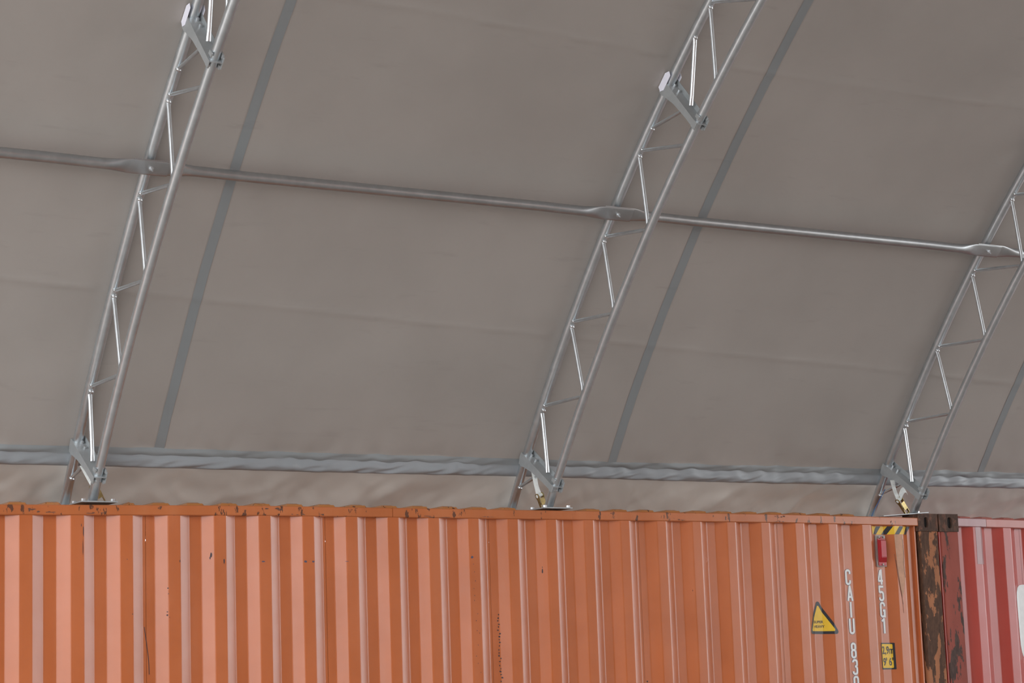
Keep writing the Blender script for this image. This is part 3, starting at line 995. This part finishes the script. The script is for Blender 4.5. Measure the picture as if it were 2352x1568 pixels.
# scuffs and chips in the orange paint
def blot(x, z, wx, hz, n=7):
    return [(x + wx * math.cos(2 * math.pi * k / n) * random.uniform(0.6, 1.1), z + hz * math.sin(2 * math.pi * k / n) * random.uniform(0.6, 1.1)) for k in range(n)]
marks = [(-6.160, 2.715, 0.003, 0.040), (-6.163, 2.62, 0.002, 0.05), (-6.172, 2.745, 0.002, 0.012), (-5.409, 2.585, 0.006, 0.016), (-5.414, 2.568, 0.004, 0.008), (-5.334, 2.551, 0.004, 0.018),
         (-5.672, 2.401, 0.005, 0.004), (-5.670, 2.37, 0.003, 0.004), (-5.676, 2.27, 0.004, 0.004), (-5.676, 2.252, 0.005, 0.005), (-5.664, 2.24, 0.003, 0.003), (-3.216, 2.49, 0.005, 0.018), (-3.216, 2.515, 0.002, 0.006),
         (-5.60, 2.55, 0.003, 0.010), (-5.91, 2.56, 0.003, 0.003), (-5.88, 2.26, 0.004, 0.004), (-2.46, 1.80, 0.007, 0.006)]
for k in range(22):
    marks.append((-3.532 + random.uniform(-0.008, 0.008) + 0.0003 * k, 2.23 - 0.019 * k + random.uniform(-0.004, 0.004), 0.004 + 0.004 * random.random(), 0.004 + 0.003 * random.random()))
for k in range(14):
    marks.append((-3.70 + random.uniform(-0.015, 0.02), 2.55 - 0.05 * k + random.uniform(-0.02, 0.02), 0.0025, 0.004))
polys = [blot(*m) for m in marks]
polys += stroke([(-5.80, 2.19), (-5.787, 2.10), (-5.775, 2.0), (-5.773, 1.93)], 0.004)
o = decal('scuff_marks', polys, OF, OS, 0.0009, 'scuff', OC); o['label'] = 'dark chips and scratches in the paint'; o['kind'] = 'stuff'
polys = [blot(-5.092, 2.548, 0.016, 0.004), blot(-4.828, 2.548, 0.012, 0.007), blot(-4.778, 2.548, 0.012, 0.006), blot(-4.56, 2.549, 0.012, 0.002), blot(-3.721, 2.575, 0.010, 0.010)]
o = decal('scuff_marks', polys, OF, OS, 0.0009, 'scuff_blue', OC); o['label'] = 'bluish smudges in the paint'; o['kind'] = 'stuff'
# torn paint beside the corner post: beige primer with thin rust lines
o = decal('primer_patch', [[(-0.394, 2.733), (-0.320, 2.733), (-0.323, 2.66), (-0.318, 2.58), (-0.325, 2.50), (-0.320, 2.43), (-0.336, 2.36), (-0.352, 2.31), (-0.366, 2.38), (-0.381, 2.47), (-0.386, 2.58), (-0.391, 2.66)]], OF, OS, 0.0007, 'primer', OC)
o['label'] = 'beige bared primer beside the corner post'
polys = stroke([(-0.398, 2.60), (-0.390, 2.50), (-0.372, 2.38), (-0.352, 2.26)], 0.0028) + stroke([(-0.392, 2.56), (-0.376, 2.45), (-0.360, 2.33), (-0.352, 2.20)], 0.0022) + stroke([(-0.322, 2.70), (-0.319, 2.60), (-0.325, 2.52), (-0.318, 2.44)], 0.0030)
o = decal('tear_lines', polys, OF, OS, 0.0012, 'rust', OC); o['label'] = 'thin rusty tears in the paint'; o['kind'] = 'stuff'
# dark worn patches along the top rail
flat = lambda x: -0.006
polys = []
for x, z, wx, hz in ((-6.44, 2.822, 0.035, 0.016), (-6.34, 2.812, 0.03, 0.008), (-6.09, 2.812, 0.05, 0.006), (-5.72, 2.845, 0.01, 0.02), (-5.02, 2.845, 0.05, 0.014), (-4.86, 2.818, 0.05, 0.006), (-4.72, 2.818, 0.03, 0.008), (-3.95, 2.815, 0.08, 0.006), (-3.6, 2.818, 0.05, 0.006), (-1.40, 2.845, 0.02, 0.012), (-1.345, 2.845, 0.02, 0.012), (-1.37, 2.812, 0.05, 0.008), (-2.15, 2.815, 0.05, 0.006), (-0.42, 2.82, 0.006, 0.02), (-2.7, 2.850, 0.02, 0.01), (-0.52, 2.846, 0.005, 0.012)):
    polys += [blot(x + random.uniform(-wx, wx), z + random.uniform(-hz, hz) * 0.5, wx * random.uniform(0.12, 0.45), hz * random.uniform(0.2, 0.5), 9) for _ in range(5)]
o = decal('rail_wear', polys, [], flat, 0.0009, 'rust', OC); o['label'] = 'dark worn patches on the top rail'; o['kind'] = 'stuff'

# ------------------------------------------------------------------ markings on the red container
o = decal('paint_patch', [[(0.350, 2.79), (0.419, 2.79), (0.423, 2.70), (0.417, 2.62), (0.421, 2.53), (0.349, 2.532), (0.352, 2.65)]], RF, RS, 0.0012, 'mauve', RC)
o['label'] = 'mauve touch-up patch'
wp = [(0.790, 2.388), (0.764, 2.384), (0.735, 2.366), (0.716, 2.335), (0.708, 2.295), (0.709, 2.211), (0.714, 2.089), (0.719, 1.967), (0.735, 1.915), (0.760, 1.880), (0.80, 1.86), (1.25, 1.86), (1.25, 2.388)]
o = decal('white_marking', [wp], RF, RS, 0.0014, 'white', RC)
o['label'] = 'white painted marking with rounded corner at the right edge'
